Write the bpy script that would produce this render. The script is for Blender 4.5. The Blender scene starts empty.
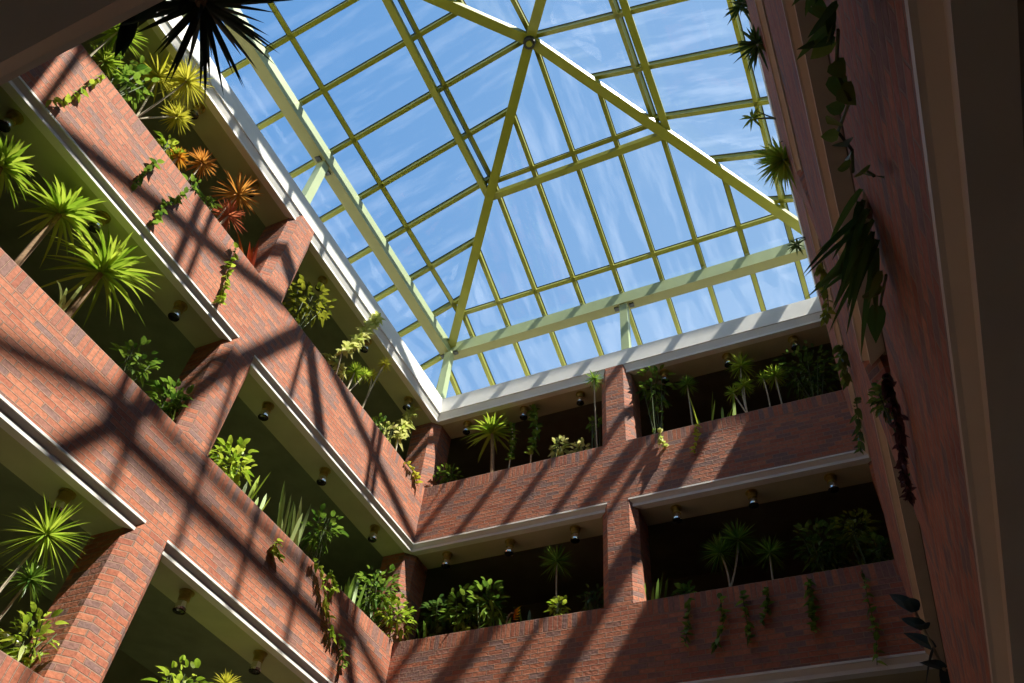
import bpy, math, random
from mathutils import Vector, Matrix

C = bpy.context.scene.collection
SC = bpy.context.scene
UP = Vector((0, 0, 1))

# ------------------------------------------------------------------ helpers
class MB:
    """Collects polygons with uv coordinates in metres; build() links them as one mesh object."""
    def __init__(self):
        self.v, self.f, self.uv, self.mi, self.sm = [], [], [], [], []

    def face(self, pts, uvs=None, mat=0, smooth=False):
        i = len(self.v)
        pts = [Vector(p) for p in pts]
        self.v += pts
        self.f.append(tuple(range(i, i + len(pts))))
        if uvs is None:
            n = Vector((0, 0, 0))
            for a in range(len(pts)):
                p, q = pts[a], pts[(a + 1) % len(pts)]
                n += Vector(((p.y - q.y) * (p.z + q.z), (p.z - q.z) * (p.x + q.x), (p.x - q.x) * (p.y + q.y)))
            if n.length > 0: n.normalize()
            if abs(n.z) > .8:
                uvs = [(p.x, p.y) for p in pts]
            else:
                t = Vector((-n.y, n.x, 0)).normalized()
                uvs = [(p.dot(t), p.z) for p in pts]
        self.uv += list(uvs)
        self.mi.append(mat); self.sm.append(smooth)

    def prism(self, poly, fn, s0, s1, m0=0, m1=0, mats=None, mat=0):
        """poly: (n, z) points, extruded along s; the ends shift with n by m0, m1 (mitres)."""
        k = len(poly)
        A = [fn(s0 + m0 * n, n, z) for n, z in poly]
        B = [fn(s1 + m1 * n, n, z) for n, z in poly]
        for a in range(k):
            b = (a + 1) % k
            self.face([A[a], A[b], B[b], B[a]], mat=mats[a] if mats else mat)
        self.face(A[::-1], mat=mat)
        self.face(B, mat=mat)

    def box(self, o, ax, ay, az, mat=0):
        o, ax, ay, az = Vector(o), Vector(ax), Vector(ay), Vector(az)
        p = [o, o + ax, o + ax + ay, o + ay]
        q = [x + az for x in p]
        self.face(p[::-1], mat=mat); self.face(q, mat=mat)
        for a in range(4):
            b = (a + 1) % 4
            self.face([p[a], p[b], q[b], q[a]], mat=mat)

    def bar(self, a, b, w, h, up, mat=0, drop=0.0):
        """rectangular bar from a to b, w wide, h deep, its top centre line lowered by drop below the line along up."""
        a, b, up = Vector(a), Vector(b), Vector(up).normalized()
        d = (b - a).normalized()
        s = d.cross(up).normalized()
        up = s.cross(d).normalized()
        a = a - up * drop; b = b - up * drop
        self.box(a - s * w / 2 - up * h, s * w, up * h, b - a, mat)

    def tube(self, pts, rads, seg=8, mat=0, cap=True):
        pts = [Vector(p) for p in pts]
        rings = []
        for i, p in enumerate(pts):
            d = (pts[min(i + 1, len(pts) - 1)] - pts[max(i - 1, 0)])
            d = d.normalized() if d.length > 1e-9 else UP
            r = Vector((1, 0, 0)) if abs(d.x) < .8 else Vector((0, 1, 0))
            x = d.cross(r).normalized(); y = d.cross(x)
            rings.append([p + (x * math.cos(t) + y * math.sin(t)) * rads[i] for t in [2 * math.pi * k / seg for k in range(seg)]])
        for i in range(len(pts) - 1):
            for k in range(seg):
                l = (k + 1) % seg
                self.face([rings[i][k], rings[i][l], rings[i + 1][l], rings[i + 1][k]], mat=mat, smooth=True)
        if cap:
            self.face(rings[0][::-1], mat=mat); self.face(rings[-1], mat=mat)

    def leaf(self, o, d, L, w, droop=.3, seg=4, rnd=.5, shape=0, fold=.25):
        o, d = Vector(o), Vector(d).normalized()
        s = d.cross(UP)
        s = s.normalized() if s.length > 1e-3 else Vector((1, 0, 0))
        prev = None
        for i in range(seg + 1):
            t = i / seg
            c = o + d * (L * t) - UP * (droop * L * t * t)
            if shape == 0:   prof = min(1, .55 + 2.2 * t) * (1 - t ** 2.2)
            elif shape == 1: prof = math.sin(math.pi * min(1, .12 + .88 * t) ** .8)
            elif shape == 2: prof = (1.0 - .1 * t) if t < .8 else 4.6 * (1 - t)
            else:            prof = [.55, 1.0, .86, .5, 0][min(4, int(round(t * 4)))]
            ww = w * .5 * max(prof, 0.0)
            lift = UP * (fold * ww)
            cur = (c - s * ww + lift, c, c + s * ww + lift, t)
            if prev:
                for a, b in ((0, 1), (1, 2)):
                    self.face([prev[a], prev[b], cur[b], cur[a]], uvs=[(rnd, prev[3]), (rnd, prev[3]), (rnd, t), (rnd, t)], smooth=True)
            prev = cur

    def build(self, name, mats, parent=None, weld=False):
        me = bpy.data.meshes.new(name)
        me.from_pydata([tuple(p) for p in self.v], [], self.f)
        lay = me.uv_layers.new(name='UVMap')
        lay.data.foreach_set('uv', [c for u in self.uv for c in u])
        for m in (mats if isinstance(mats, (list, tuple)) else [mats]): me.materials.append(m)
        me.polygons.foreach_set('material_index', self.mi)
        me.polygons.foreach_set('use_smooth', self.sm)
        if weld:
            import bmesh
            bm = bmesh.new(); bm.from_mesh(me)
            bmesh.ops.remove_doubles(bm, verts=bm.verts, dist=1e-4)
            bmesh.ops.recalc_face_normals(bm, faces=bm.faces)
            bm.to_mesh(me); bm.free()
        me.update()
        o = bpy.data.objects.new(name, me)
        C.objects.link(o)
        if parent is not None:
            o.parent = parent
            o.location = -parent.location if parent.parent is None else (0, 0, 0)      # meshes are written in world metres
        return o

def empty(name, loc, label, cat, group=None, kind=None):
    o = bpy.data.objects.new(name, None); C.objects.link(o)
    o.location = loc; o.empty_display_size = .1
    tag(o, label, cat, group, kind)
    return o

def tag(o, label=None, cat=None, group=None, kind=None):
    if label: o['label'] = label
    if cat: o['category'] = cat
    if group: o['group'] = group
    if kind: o['kind'] = kind
    return o

# ------------------------------------------------------------------ materials
def newmat(name):
    m = bpy.data.materials.new(name); m.use_nodes = True
    nt = m.node_tree
    return m, nt, nt.nodes['Principled BSDF'], nt.nodes, nt.links

def plain(name, col, rough=.6, metal=0.0, var=.12, scale=3.0):
    m, nt, b, N, L = newmat(name)
    tc = N.new('ShaderNodeTexCoord'); nz = N.new('ShaderNodeTexNoise')
    nz.inputs['Scale'].default_value = scale; nz.inputs['Detail'].default_value = 5
    L.new(tc.outputs['Object'], nz.inputs['Vector'])
    rp = N.new('ShaderNodeValToRGB')
    rp.color_ramp.elements[0].position = .3; rp.color_ramp.elements[1].position = .7
    rp.color_ramp.elements[0].color = tuple(c * (1 - var) for c in col) + (1,)
    rp.color_ramp.elements[1].color = tuple(min(1, c * (1 + var)) for c in col) + (1,)
    L.new(nz.outputs['Fac'], rp.inputs['Fac']); L.new(rp.outputs['Color'], b.inputs['Base Color'])
    b.inputs['Roughness'].default_value = rough; b.inputs['Metallic'].default_value = metal
    return m

def brick(name, soldier=False):
    m, nt, b, N, L = newmat(name)
    tc = N.new('ShaderNodeTexCoord'); vec = tc.outputs['UV']
    nz = N.new('ShaderNodeTexNoise'); nz.inputs['Scale'].default_value = 9; nz.inputs['Detail'].default_value = 3
    L.new(vec, nz.inputs['Vector'])
    mx = N.new('ShaderNodeVectorMath'); mx.operation = 'MULTIPLY_ADD'
    sub = N.new('ShaderNodeVectorMath'); sub.operation = 'SUBTRACT'; sub.inputs[1].default_value = (.5, .5, .5)
    L.new(nz.outputs['Color'], sub.inputs[0]); L.new(sub.outputs[0], mx.inputs[0])
    mx.inputs[1].default_value = (.012, .008, 0); L.new(vec, mx.inputs[2])
    src = mx.outputs[0]
    bt = N.new('ShaderNodeTexBrick')
    bt.inputs['Color1'].default_value = (0, 0, 0, 1); bt.inputs['Color2'].default_value = (1, 1, 1, 1)
    bt.inputs['Mortar'].default_value = (.5, .5, .5, 1)
    bt.inputs['Scale'].default_value = 1.0
    bt.inputs['Mortar Size'].default_value = .0075; bt.inputs['Mortar Smooth'].default_value = .35
    bt.inputs['Bias'].default_value = 0.0
    if soldier:
        bt.offset = 0.0
        bt.inputs['Brick Width'].default_value = .078; bt.inputs['Row Height'].default_value = .24
    else:
        bt.offset = .5
        bt.inputs['Brick Width'].default_value = .235; bt.inputs['Row Height'].default_value = .076
    L.new(src, bt.inputs['Vector'])
    rp = N.new('ShaderNodeValToRGB'); cr = rp.color_ramp
    cr.elements[0].position = 0.0; cr.elements[0].color = (.25, .11, .08, 1)
    cr.elements[1].position = 1.0; cr.elements[1].color = (.40, .125, .06, 1)
    for p, c in ((.18, (.21, .12, .105)), (.34, (.37, .125, .07)), (.6, (.45, .16, .085)), (.82, (.31, .095, .055))):
        e = cr.elements.new(p); e.color = c + (1,)
    L.new(bt.outputs['Color'], rp.inputs['Fac'])
    n2 = N.new('ShaderNodeTexNoise'); n2.inputs['Scale'].default_value = 22; n2.inputs['Detail'].default_value = 6
    L.new(vec, n2.inputs['Vector'])
    hs = N.new('ShaderNodeMixRGB'); hs.blend_type = 'OVERLAY'; hs.inputs['Fac'].default_value = .45
    L.new(rp.outputs['Color'], hs.inputs['Color1']); L.new(n2.outputs['Fac'], hs.inputs['Color2'])
    mo = N.new('ShaderNodeMixRGB'); mo.inputs['Color2'].default_value = (.30, .175, .12, 1)
    L.new(bt.outputs['Fac'], mo.inputs['Fac']); L.new(hs.outputs['Color'], mo.inputs['Color1'])
    L.new(mo.outputs['Color'], b.inputs['Base Color'])
    b.inputs['Roughness'].default_value = .85
    hgt = N.new('ShaderNodeMath'); hgt.operation = 'MULTIPLY_ADD'
    L.new(bt.outputs['Fac'], hgt.inputs[0]); hgt.inputs[1].default_value = -1.0
    sc2 = N.new('ShaderNodeMath'); sc2.operation = 'MULTIPLY'; sc2.inputs[1].default_value = .35
    L.new(n2.outputs['Fac'], sc2.inputs[0]); L.new(sc2.outputs[0], hgt.inputs[2])
    bp = N.new('ShaderNodeBump'); bp.inputs['Strength'].default_value = 1.0; bp.inputs['Distance'].default_value = .022
    L.new(hgt.outputs[0], bp.inputs['Height']); L.new(bp.outputs['Normal'], b.inputs['Normal'])
    return m

def leafmat(name, c0, c1, tip=None, trans=.4):
    m, nt, b, N, L = newmat(name)
    tc = N.new('ShaderNodeTexCoord'); sp = N.new('ShaderNodeSeparateXYZ')
    L.new(tc.outputs['UV'], sp.inputs[0])
    rp = N.new('ShaderNodeValToRGB')
    rp.color_ramp.elements[0].color = c0 + (1,); rp.color_ramp.elements[1].color = c1 + (1,)
    L.new(sp.outputs['X'], rp.inputs['Fac']); out = rp.outputs['Color']
    if tip:
        mt = N.new('ShaderNodeMixRGB'); mt.inputs['Color2'].default_value = tip + (1,)
        L.new(sp.outputs['Y'], mt.inputs['Fac']); L.new(out, mt.inputs['Color1']); out = mt.outputs['Color']
    L.new(out, b.inputs['Base Color']); b.inputs['Roughness'].default_value = .45
    tr = N.new('ShaderNodeBsdfTranslucent'); L.new(out, tr.inputs['Color'])
    mx = N.new('ShaderNodeMixShader'); mx.inputs['Fac'].default_value = trans
    L.new(b.outputs[0], mx.inputs[1]); L.new(tr.outputs[0], mx.inputs[2])
    L.new(mx.outputs[0], N['Material Output'].inputs['Surface'])
    return m

def glassmat():
    m, nt, b, N, L = newmat('skylight_glass')
    tc = N.new('ShaderNodeTexCoord')
    tr = N.new('ShaderNodeBsdfTransparent'); tr.inputs['Color'].default_value = (.90, .94, .95, 1)
    gl = N.new('ShaderNodeBsdfGlossy'); gl.inputs['Roughness'].default_value = .02
    fr = N.new('ShaderNodeFresnel'); fr.inputs['IOR'].default_value = 1.5
    mx = N.new('ShaderNodeMixShader')
    L.new(fr.outputs[0], mx.inputs['Fac']); L.new(tr.outputs[0], mx.inputs[1]); L.new(gl.outputs[0], mx.inputs[2])
    # rain streaks and dust, stretched down the slope
    nz = N.new('ShaderNodeTexNoise'); nz.inputs['Scale'].default_value = 1.0; nz.inputs['Detail'].default_value = 7
    nz.inputs['Roughness'].default_value = .62
    mp = N.new('ShaderNodeMapping'); mp.inputs['Scale'].default_value = (2.6, .45, 1)
    L.new(tc.outputs['UV'], mp.inputs['Vector']); L.new(mp.outputs[0], nz.inputs['Vector'])
    rp = N.new('ShaderNodeValToRGB')
    rp.color_ramp.elements[0].position = .48; rp.color_ramp.elements[0].color = (.012,) * 3 + (1,)
    rp.color_ramp.elements[1].position = .8; rp.color_ramp.elements[1].color = (.11,) * 3 + (1,)
    L.new(nz.outputs['Fac'], rp.inputs['Fac'])
    df = N.new('ShaderNodeBsdfTranslucent'); df.inputs['Color'].default_value = (.75, .78, .8, 1)
    m2 = N.new('ShaderNodeMixShader')
    L.new(rp.outputs['Color'], m2.inputs['Fac']); L.new(mx.outputs[0], m2.inputs[1]); L.new(df.outputs[0], m2.inputs[2])
    L.new(m2.outputs[0], N['Material Output'].inputs['Surface'])
    return m

M = dict(
    brick=brick('red_brick'), soldier=brick('soldier_brick', True),
    white=plain('white_plaster', (.74, .73, .70), .6, var=.05),
    trim=plain('white_trim_paint', (.72, .70, .66), .5, var=.05),
    soffit_green=plain('green_bounce_soffit', (.44, .46, .25), .8, var=.06),  # cream soffit with green bounce light put into its colour
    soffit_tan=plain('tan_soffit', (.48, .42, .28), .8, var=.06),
    soffit_shaded=plain('shaded_soffit', (.26, .19, .13), .8, var=.06),  # darker soffit copy: shade of the right and near sides in its colour
    trim_shaded=plain('shaded_trim_paint', (.60, .46, .34), .55, var=.05),  # ledge trim copy with warm shade of right and near sides painted in
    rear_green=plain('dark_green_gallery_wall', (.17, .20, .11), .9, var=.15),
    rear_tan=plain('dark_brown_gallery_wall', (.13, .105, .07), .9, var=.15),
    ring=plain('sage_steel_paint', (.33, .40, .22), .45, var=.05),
    olive=plain('sage_steel_underside_shade', (.16, .155, .035), .5, var=.05),  # ring beam's own paint, with the underside's shade put into the colour
    lime=plain('lime_steel_paint', (.22, .225, .014), .4, var=.08),
    gasket=plain('black_gasket', (.02, .025, .02), .5),
    soil=plain('dark_soil', (.05, .035, .025), .95),
    floor=plain('grey_stone_floor', (.78, .72, .62), .7),
    brass=plain('aged_brass', (.42, .33, .10), .38, .75, var=.2, scale=12),
    chrome=plain('polished_lamp_bell', (.75, .75, .72), .15, 1.0, var=.03),
    lens=plain('dark_lamp_lens', (.02, .02, .018), .12),
    rail=plain('white_rail', (.75, .75, .72), .4, var=.04),
    bark=plain('brown_bark', (.24, .15, .08), .9, var=.3, scale=25),
    palebark=plain('pale_bark', (.42, .37, .26), .9, var=.25, scale=25),
    stem=plain('green_stem', (.06, .09, .02), .7, var=.2, scale=20),
    glass=glassmat(),
)
LEAF = dict(
    lime=leafmat('lime_leaf', (.20, .34, .02), (.50, .60, .07)),
    yellow=leafmat('yellow_green_leaf', (.42, .42, .03), (.68, .62, .09)),
    green=leafmat('green_leaf', (.05, .13, .015), (.26, .40, .05)),
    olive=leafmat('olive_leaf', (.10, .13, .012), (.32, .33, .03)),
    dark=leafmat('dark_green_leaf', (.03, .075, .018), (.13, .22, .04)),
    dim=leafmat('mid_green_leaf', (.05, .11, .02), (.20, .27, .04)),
    cream=leafmat('variegated_leaf', (.38, .46, .08), (.76, .74, .30)),
    pale=leafmat('pale_grey_green_leaf', (.20, .30, .07), (.48, .56, .22)),
    orange=leafmat('orange_leaf', (.55, .22, .02), (.75, .42, .05)),
    gold=leafmat('golden_leaf', (.58, .34, .05), (.80, .48, .10), tip=(.62, .22, .05)),
    rust=leafmat('rust_leaf', (.50, .15, .06), (.66, .27, .10), tip=(.45, .10, .06)),
    red=leafmat('orange_red_leaf', (.45, .06, .02), (.62, .16, .03)),
    heli=leafmat('red_yellow_petal', (.75, .03, .01), (.85, .10, .01), tip=(.85, .65, .02)),
    purple=leafmat('dark_purple_leaf', (.06, .025, .03), (.13, .05, .05)),
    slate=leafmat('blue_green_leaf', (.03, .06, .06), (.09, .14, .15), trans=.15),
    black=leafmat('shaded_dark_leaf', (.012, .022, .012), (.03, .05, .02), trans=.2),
)

# ------------------------------------------------------------------ camera, sky, sun
cam_d = bpy.data.cameras.new('camera'); cam = bpy.data.objects.new('camera', cam_d); C.objects.link(cam)
CAM_R = [[0.910448, 0.264668, 0.317859], [0.406977, -0.712895, -0.571097], [0.075449, 0.649315, -0.756767]]
mw = Matrix(CAM_R).to_4x4(); mw.translation = Vector((7.1563, -10.0772, 0.0))
cam.matrix_world = mw
cam_d.sensor_width = 36.0; cam_d.lens = 27.745; cam_d.clip_start = .05; cam_d.clip_end = 500
SC.camera = cam

SUN_DIR = Vector((-1.0, .25, -1.565)).normalized()          # the way the light travels
sd = bpy.data.lights.new('sun', 'SUN'); sd.energy = 11; sd.angle = math.radians(.9); sd.color = (1.0, .92, .80)
so = bpy.data.objects.new('sun', sd); C.objects.link(so)
so.rotation_euler = SUN_DIR.to_track_quat('-Z', 'Y').to_euler(); so.location = (14, -6, 24)

w = bpy.data.worlds.new('sky'); SC.world = w; w.use_nodes = True
N, L = w.node_tree.nodes, w.node_tree.links
bg = N['Background']; bg.inputs['Strength'].default_value = 1.0
tc = N.new('ShaderNodeTexCoord')
dt = N.new('ShaderNodeVectorMath'); dt.operation = 'DOT_PRODUCT'
dt.inputs[1].default_value = tuple(Vector((.55, .25, -.35)).normalized())
L.new(tc.outputs['Generated'], dt.inputs[0])
rp = N.new('ShaderNodeValToRGB'); cr = rp.color_ramp
mr = N.new('ShaderNodeMapRange'); mr.inputs['From Min'].default_value = -1; mr.inputs['From Max'].default_value = 1
L.new(dt.outputs['Value'], mr.inputs['Value']); L.new(mr.outputs[0], rp.inputs['Fac'])
cr.elements[0].position = .12; cr.elements[0].color = (.115, .30, .63, 1)
cr.elements[1].position = .62; cr.elements[1].color = (.33, .50, .74, 1)
nz = N.new('ShaderNodeTexNoise'); nz.inputs['Scale'].default_value = 2.2; nz.inputs['Detail'].default_value = 8
nz.inputs['Roughness'].default_value = .6
mp = N.new('ShaderNodeMapping'); mp.inputs['Scale'].default_value = (1, 2.4, 1); mp.inputs['Rotation'].default_value = (0, 0, .6)
L.new(tc.outputs['Generated'], mp.inputs['Vector']); L.new(mp.outputs[0], nz.inputs['Vector'])
cl = N.new('ShaderNodeValToRGB'); cl.color_ramp.elements[0].position = .52; cl.color_ramp.elements[1].position = .85
cl.color_ramp.elements[1].color = (.13, .13, .13, 1)
L.new(nz.outputs['Fac'], cl.inputs['Fac'])
mx = N.new('ShaderNodeMixRGB'); mx.inputs['Color2'].default_value = (.75, .85, .95, 1)
L.new(cl.outputs['Color'], mx.inputs['Fac']); L.new(rp.outputs['Color'], mx.inputs['Color1'])
L.new(mx.outputs['Color'], bg.inputs['Color'])
SC.view_settings.view_transform = 'Standard'
SC.view_settings.look = 'None'
SC.view_settings.exposure = 0.3

# ------------------------------------------------------------------ the building
ZL = dict(E=11.427, B=8.185, C=4.985, D=1.785)              # underside of each ledge
WX = dict(E=7.88, B=7.76, C=7.68, D=7.61)                   # right brick face at each level
NY = dict(E=-9.78, B=-9.925, C=-9.925, D=-9.925)
PAR = 1.426                                                 # parapet top above the ledge
SOFF = .63
def side_fn(side, lev):
    X, Y = WX[lev], NY[lev]
    return {'left': lambda s, n, z: (n, s, z), 'right': lambda s, n, z: (X - n, s, z),
            'back': lambda s, n, z: (s, -n, z), 'near': lambda s, n, z: (s, Y + n, z)}[side]
def ends(side, lev):
    """run ends and mitres"""
    return (NY[lev], 0.0, 1, -1) if side in ('left', 'right') else (0.0, WX[lev], 1, -1)
PILL = {('left', 'E'): (-5.25, -4.87), ('left', 'B'): (-5.25, -4.87), ('left', 'C'): (-5.21, -4.83), ('left', 'D'): (-5.21, -4.83),
        ('back', 'E'): (3.72, 4.08), ('back', 'B'): (3.70, 4.08), ('back', 'C'): (3.70, 4.08), ('back', 'D'): (3.70, 4.08)}
for l_ in 'EBCD':
    PILL[('right', l_)] = (-5.0, -4.62)
    PILL[('near', l_)] = (3.7, 4.08)
CH = .12
SIDES = ('left', 'back', 'right', 'near')
LEVN = dict(E='roof eave', B='top gallery', C='middle gallery', D='lower gallery')
ceil_n = trim_n = 0
for side in SIDES:
    soff = M['soffit_green'] if side == 'left' else M['soffit_tan'] if side == 'back' else M['soffit_shaded']
    tm = M['trim'] if side in ('left', 'back') else M['trim_shaded']
    for lev in 'EBCD':
        fn = side_fn(side, lev); z = ZL[lev]; s0, s1, m0, m1 = ends(side, lev)
        p0, p1 = PILL[(side, lev)]
        # parapet or the white curb under the skylight
        mb = MB()
        if lev == 'E':
            mb.prism([(0, z + .212), (0, z + .63), (-.22, z + .70), (-.22, z + .212)], fn, s0, s1, m0, m1)
            o = mb.build('wall_' + side, M['white'])
            tag(o, 'white plaster curb above the %s ledge under the skylight' % side, kind='structure')
        else:
            zt = z + PAR
            mb.prism([(0, z + .13), (0, zt - .24), (-.24, zt - .24), (-.24, z + .13)], fn, s0, s1, m0, m1)
            # crown of upright bricks (uv measured from its own foot), interrupted by the pillar
            for sa, sb, ma, mb_, mi in ((s0, p0 - CH, m0, 0, 1), (p0 - CH, p1 + CH, 0, 0, 0), (p1 + CH, s1, 0, m1, 1)):
                for a, c in (((0, zt - .24), (0, zt)), ((0, zt), (-.24, zt)), ((-.24, zt), (-.24, zt - .24))):
                    A = [fn(sa + ma * a[0], *a), fn(sb + mb_ * a[0], *a), fn(sb + mb_ * c[0], *c), fn(sa + ma * c[0], *c)]
                    if mi: mb.face(A, uvs=[(sa, 0), (sb, 0), (sb, .24), (sa, .24)], mat=1)
                    else: mb.face(A)
            o = mb.build('wall_' + side, [M['brick'], M['soldier']])
            tag(o, '%s red brick parapet of the %s' % (side, LEVN[lev]), kind='structure')
        # white ledge: thin top fillet, recess, projecting bottom lip
        e = .13 if lev != 'E' else .212
        prof = [(.006, z + e + .018), (.006, z + e - .012), (-.010, z + e - .018), (-.056, z + .056), (-.046, z + .05), (-.046, z), (-.17, z), (-.17, z + e - .022), (-.1, z + e - .004), (-.004, z + e - .003), (-.001, z + e + .018)]
        for a, c, ma, mc in ((s0, p0 - .0, m0, 1), (p1 + .0, s1, -1, m1)):
            t = MB(); t.prism(prof, fn, a, c, ma if a == s0 else -1, mc if c == s1 else 1)
            trim_n += 1
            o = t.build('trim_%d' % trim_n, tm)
            tag(o, kind='structure')
        # soffit strip, recessed gallery ceiling and slab
        t = MB()
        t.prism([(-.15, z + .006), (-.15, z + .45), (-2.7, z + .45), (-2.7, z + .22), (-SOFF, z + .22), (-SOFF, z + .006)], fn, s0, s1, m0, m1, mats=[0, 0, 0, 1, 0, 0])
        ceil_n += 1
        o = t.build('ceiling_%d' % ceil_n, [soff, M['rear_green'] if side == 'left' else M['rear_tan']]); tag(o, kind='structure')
        if lev != 'E':
            t = MB()
            t.prism([(-.25, z + .45), (-.25, z + 1.30), (-.8, z + 1.30), (-.8, z + .45)], fn, s0, s1, m0, m1)
            tag(t.build('planter_bed', M['soil']), 'soil filled planter trough behind the %s parapet of the %s' % (side, LEVN[lev]), 'planter', kind='structure')
        # brick pillar standing on the parapet of this level's floor below the next ledge
    # rear gallery wall
    fn = side_fn(side, 'C'); s0, s1, m0, m1 = ends(side, 'C')
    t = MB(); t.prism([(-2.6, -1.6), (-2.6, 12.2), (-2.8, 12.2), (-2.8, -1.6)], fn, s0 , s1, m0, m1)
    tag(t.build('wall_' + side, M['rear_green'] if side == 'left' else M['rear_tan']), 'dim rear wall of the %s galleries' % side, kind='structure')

def pillar(side, lev_floor, lev_top, label):
    """brick pier with chamfered corners, flush with the brick above and below"""
    fn = side_fn(side, lev_floor); a, b = PILL[(side, lev_top)]
    zb = ZL[lev_floor] + PAR
    zt = ZL[lev_top] + (.13 if lev_top != 'E' else .212)
    fn = side_fn(side, lev_top)
    pl = [(a, 0), (b, 0), (b + CH, -CH), (b + CH, -SOFF), (a - CH, -SOFF), (a - CH, -CH)]
    mb = MB(); u = 0
    for i in range(6):
        p, q = pl[i], pl[(i + 1) % 6]
        d = math.hypot(p[0] - q[0], p[1] - q[1])
        mb.face([fn(*p, zb), fn(*q, zb), fn(*q, zt), fn(*p, zt)], uvs=[(u, zb), (u + d, zb), (u + d, zt), (u, zt)]); u += d
    mb.face([fn(*p, zt) for p in pl])
    tag(mb.build('brick_pillar', M['brick'], weld=True), label, 'pillar', 'brick pillars between the gallery bays')
pillar('left', 'B', 'E', 'brick pillar in the middle of the top left gallery, meeting the white roof curb')
pillar('left', 'C', 'B', 'brick pillar in the middle of the middle left gallery')
pillar('left', 'D', 'C', 'big sunlit brick pillar at the lower left of the photo')
pillar('back', 'B', 'E', 'brick pillar in the middle of the top back gallery')
pillar('back', 'C', 'B', 'brick pillar in the middle of the middle back gallery')
pillar('back', 'D', 'C', 'brick pillar under the lowest back ledge')
pillar('right', 'B', 'E', 'shaded brick pillar of the top right gallery')
pillar('right', 'C', 'B', 'shaded brick pillar of the middle right gallery')
pillar('right', 'D', 'C', 'dark brick pillar behind the close right parapet')

def corner_pillar(right, lev_floor, lev_top, label):
    X = WX[lev_top] if right else 0; sg = -1 if right else 1
    zb = ZL[lev_floor] + .46; zt = ZL[lev_top] + .004; K = .17; w_ = .62
    pl = [(0 - K, .015), (-.015, K), (-.015, w_), (-w_, w_), (-w_, .015)]
    mb = MB(); u = 0
    for i in range(5):
        p, q = pl[i], pl[(i + 1) % 5]; d = math.hypot(p[0] - q[0], p[1] - q[1])
        P = lambda r, z: (X + sg * r[0], r[1], z)
        mb.face([P(p, zb), P(q, zb), P(q, zt), P(p, zt)], uvs=[(u, zb), (u + d, zb), (u + d, zt), (u, zt)]); u += d
    mb.face([P(p, zt) for p in pl])
    tag(mb.build('brick_pillar', M['brick'], weld=True), label, 'pillar', 'brick pillars at the atrium corners')
corner_pillar(False, 'B', 'E', 'brick pillar in the far left corner of the top gallery under the white roof curb')
corner_pillar(False, 'C', 'B', 'brick pillar in the far left corner of the middle gallery above the sunlit shrub')
corner_pillar(False, 'D', 'C', 'brick pillar in the far left corner of the lower gallery')
corner_pillar(True, 'B', 'E', 'brick pillar in the far right corner of the top gallery')
corner_pillar(True, 'C', 'B', 'brick pillar in the far right corner of the middle gallery')

# ground floor and the gallery floor the photographer stands on
t = MB(); t.face([(-3, -13, -1.6), (11, -13, -1.6), (11, 3, -1.6), (-3, 3, -1.6)]); tag(t.build('floor', M['floor']), kind='structure')

# ------------------------------------------------------------------ skylight
DD, WR, XA, YA, ZG, ZA = .2, 8.26, 4.03, -5.17, 14.40, 16.33
NR = 2 * YA - DD
APEX = Vector((XA, YA, ZA))
CORN = dict(bl=Vector((-DD, DD, ZG)), br=Vector((WR, DD, ZG)), nr=Vector((WR, NR, ZG)), nl=Vector((-DD, NR, ZG)))
TLOW = -.45
def at(c, t): return CORN[c].lerp(APEX, t) if 0 <= t <= 1 else CORN[c] + (APEX - CORN[c]) * t
SL = dict(left=('nl', 'bl'), back=('bl', 'br'), right=('br', 'nr'), near=('nr', 'nl'))
sky_root = empty('skylight', (XA, YA, 13.85), 'large hipped glass skylight with lime green bars and sage green ring beam', 'skylight')
NORM = {}
for side, (c0, c1) in SL.items():
    A, B, P = at(c0, 0), at(c1, 0), APEX
    n = (B - A).cross(P - A).normalized()
    if n.z < 0: n = -n
    NORM[side] = n
    g = MB()
    al = (B - A).normalized(); dn = n.cross(al)
    pts = [at(c0, TLOW), at(c1, TLOW), APEX]
    g.face(pts, uvs=[(p.dot(al), p.dot(dn)) for p in pts])
    g.build('glass_slope', M['glass'], sky_root)
# rafters: bars running up each slope to the hips
def on_slope(side, t, s):
    c0, c1 = SL[side]; a, b = at(c0, t), at(c1, t)
    ax = 1 if side in ('left', 'right') else 0
    k = (s - a[ax]) / (b[ax] - a[ax])
    return a.lerp(b, k)
def tmax(side, s):
    ax = 1 if side in ('left', 'right') else 0
    lo, hi = sorted((CORN[SL[side][0]][ax], CORN[SL[side][1]][ax])); ap = APEX[ax]
    return max(TLOW, (s - lo) / (ap - lo) if s < ap else (hi - s) / (hi - ap))
BW, BH = .085, .12
def glazing(a, b, n, name):
    mb = MB()
    mb.bar(a, b, BW + .03, .02, n, mat=1, drop=.012)
    mb.bar(a, b, BW, BH, n, mat=0, drop=.032)
    return mb.build(name, [M['lime'], M['gasket']], sky_root)
posn = {'back': [4.06 + .933 * k for k in range(-6, 7)], 'near': [4.06 + .933 * k for k in range(-6, 7)],
        'left': [-5.17 + 1.12 * k for k in range(-6, 7)], 'right': [-5.17 + 1.12 * k for k in range(-6, 7)]}
tabs = []
for side, ss in posn.items():
    for s in ss:
        t1 = min(tmax(side, s), .985)
        if t1 - TLOW < .1: continue
        glazing(on_slope(side, TLOW, s), on_slope(side, t1, s), NORM[side], 'rafter')
        if t1 > 0.03: tabs.append(on_slope(side, 0.0, s))
for side, (c0, c1) in SL.items():
    for t in (.095, .557):
        glazing(at(c0, t), at(c1, t), NORM[side], 'glazing_bar')
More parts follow.
